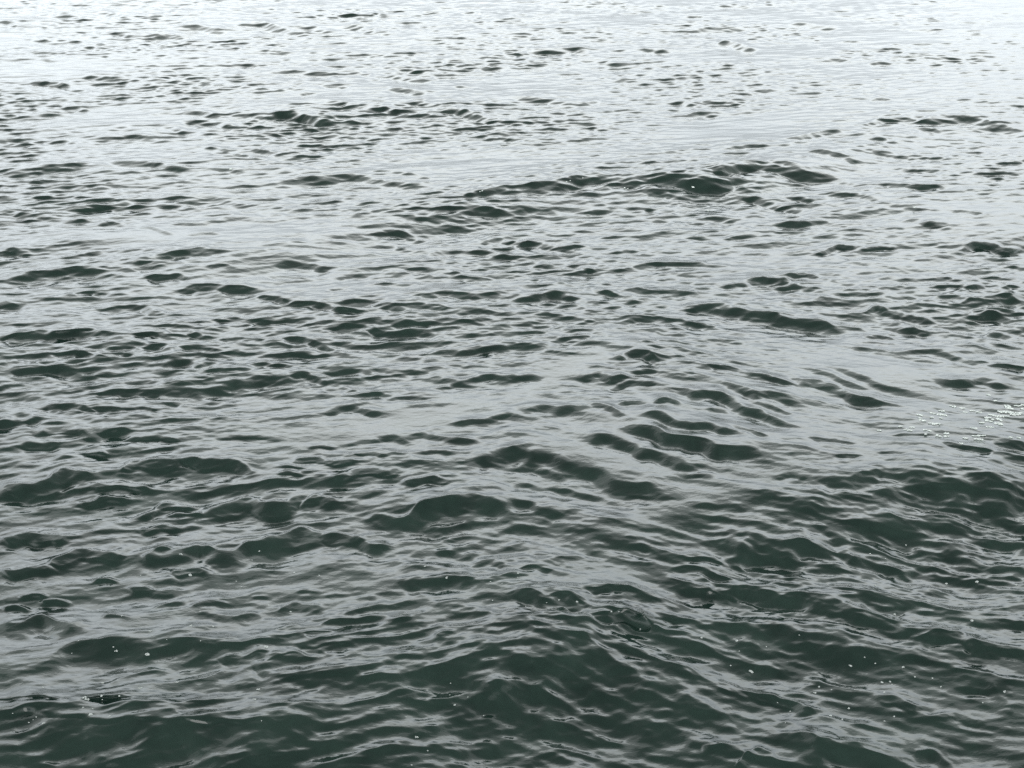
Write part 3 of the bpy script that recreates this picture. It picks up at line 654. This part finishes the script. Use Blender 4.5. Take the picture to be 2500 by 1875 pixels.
def fleck(u, v, w, key=None, far=False):
    h_ = on_water(u, v)
    if h_ is None:
        return
    p, cell = h_
    dist = math.sqrt(p[0] ** 2 + p[1] ** 2 + (p[2] - CAM_H) ** 2)
    wd = max(w, 3.0) / FPX * dist
    vs, fs = [], []
    big = key in BIG
    if big:
        n = random.randint(5, 9)
        for k in range(n):
            a = random.uniform(0, 6.28); q_ = random.uniform(0.1, 0.42) * wd
            x_, y_ = p[0] + math.cos(a) * q_, p[1] + math.sin(a) * q_ * 0.75
            r_ = wd * random.uniform(0.14, 0.26)
            dome(vs, fs, x_, y_, surf_z(x_, y_, cell), r_, r_, r_ * 0.75)
    else:
        z_ = surf_z(p[0], p[1], cell)
        dome(vs, fs, p[0], p[1], z_, wd * 0.5, wd * random.uniform(0.38, 0.5), wd * 0.34, random.uniform(0, 3), 10, 0.16)
        if w > 4:
            x_, y_ = p[0] + wd * random.uniform(-.45, .45), p[1] + wd * random.uniform(-.4, .4)
            dome(vs, fs, x_, y_, surf_z(x_, y_, cell), wd * 0.24, wd * 0.22, wd * 0.2)
    o = link_mesh("foam_fleck", vs, fs, M_WHITE if far else M_BUB, (float(p[0]), float(p[1]), float(p[2])))
    o["category"] = "foam"
    if far:
        o["label"] = "bright speck of broken foam on a far wave crest"
        o["group"] = "specks of foam on the far crests"
    elif big:
        o["label"] = BIG[key]
        o["group"] = "clots of bubbles on the near water"
    else:
        side = "left" if u < 800 else "middle" if u < 1450 else "right"
        o["label"] = "tiny pale foam bubble dotted on the %s part of the near water" % side
        o["group"] = "tiny bubbles on the %s part of the near water" % side


for (u, v, w), k in zip(flecks, keys):
    fleck(u, v, w, k)
for u, v, w in farf:
    fleck(u, v, w, None, True)

# broken white foam at the right edge: many low clots, lying on the ripples
Z = 400 / 2212.0
LACE = [(1985,520,90,50),(2025,545,60,25),(2130,500,90,10),(2200,490,40,20),(2200,545,60,12),(1950,585,160,30),(2080,600,200,26),(2095,625,120,22),(1770,628,70,14),(1870,645,130,25),(1950,640,120,14),(1700,690,40,16),(1730,670,80,10),(1740,712,90,12),(1790,695,26,20),(1880,690,50,50),(1860,740,100,35),(1900,760,50,20),(1640,735,50,10),(1760,795,90,14),(1520,808,80,10),(1590,588,60,8),(1510,572,60,6),(1425,940,60,12),(1600,962,110,18),(1640,905,90,8),(1560,912,80,8),(2030,932,40,12),(2130,932,35,12),(1360,1010,50,10),(1730,360,60,12),(1830,435,40,12),(1410,592,50,6)]
DASH = [(1250,515,70,30),(1380,535,60,14),(1100,570,90,14),(975,605,70,12),(1090,625,110,40),(960,658,40,10),(1085,667,30,8),(800,630,60,25),(805,672,40,8),(850,702,90,22),(1000,740,150,14),(990,750,30,14),(700,792,55,14),(610,825,30,8),(670,838,60,16),(255,838,50,10),(545,785,40,8),(880,828,40,8),(935,845,30,8),(890,890,30,8),(1060,905,60,25),(1165,885,70,30),(1165,920,60,16)]


def patch(rows, label):
    first = None
    for x, y, w, h in rows:
        u, v = 2100 + x * Z, 900 + y * Z
        h_ = on_water(min(u, 2496), v)
        if h_ is None:
            continue
        p, cell = h_
        if first is None:
            first = bpy.data.objects.new("foam_patch", None)
            first.empty_display_size = 0.1
            first.location = (float(p[0]), float(p[1]), float(p[2]))
            first["label"] = label; first["category"] = "foam"
            scene.collection.objects.link(first)
        vs, fs = [], []
        dist = math.sqrt(p[0] ** 2 + p[1] ** 2 + CAM_H ** 2)
        wd = w * Z / FPX * dist * 0.95
        hd = h * Z / FPX * dist / (CAM_H / dist) * 0.42   # ground depth of the clot
        n = max(3, int(w / 13))
        for k in range(n):
            f_ = (k + 0.5) / n - 0.5
            x_ = p[0] + f_ * wd + random.uniform(-.08, .08) * wd
            y_ = p[1] + random.uniform(-.45, .45) * hd - f_ * wd * 0.25 + math.sin(k * 1.7) * hd * 0.25
            r_ = random.uniform(0.55, 1.0) * max(wd / n * 0.85, 0.004)
            ry_ = max(hd * random.uniform(.4, .7), r_ * 0.5)
            dome(vs, fs, x_, y_, surf_z(x_, y_, cell) + 0.001, r_ * 1.6, ry_, 0.004, random.uniform(-.4, .2), 9, 0.35)
        o = link_mesh("foam_streak", vs, fs, M_WHITE, tuple(float(c) for c in p))
        o.parent = first
        o.matrix_parent_inverse = first.matrix_world.inverted()
        o.location = tuple(float(p[k]) - first.location[k] for k in range(3))
        o.matrix_parent_inverse.identity()
    return first


patch(LACE, "lacy patch of bright white foam at the right edge of the water")
patch(DASH, "scattered short dashes of white foam just left of the lacy foam patch")
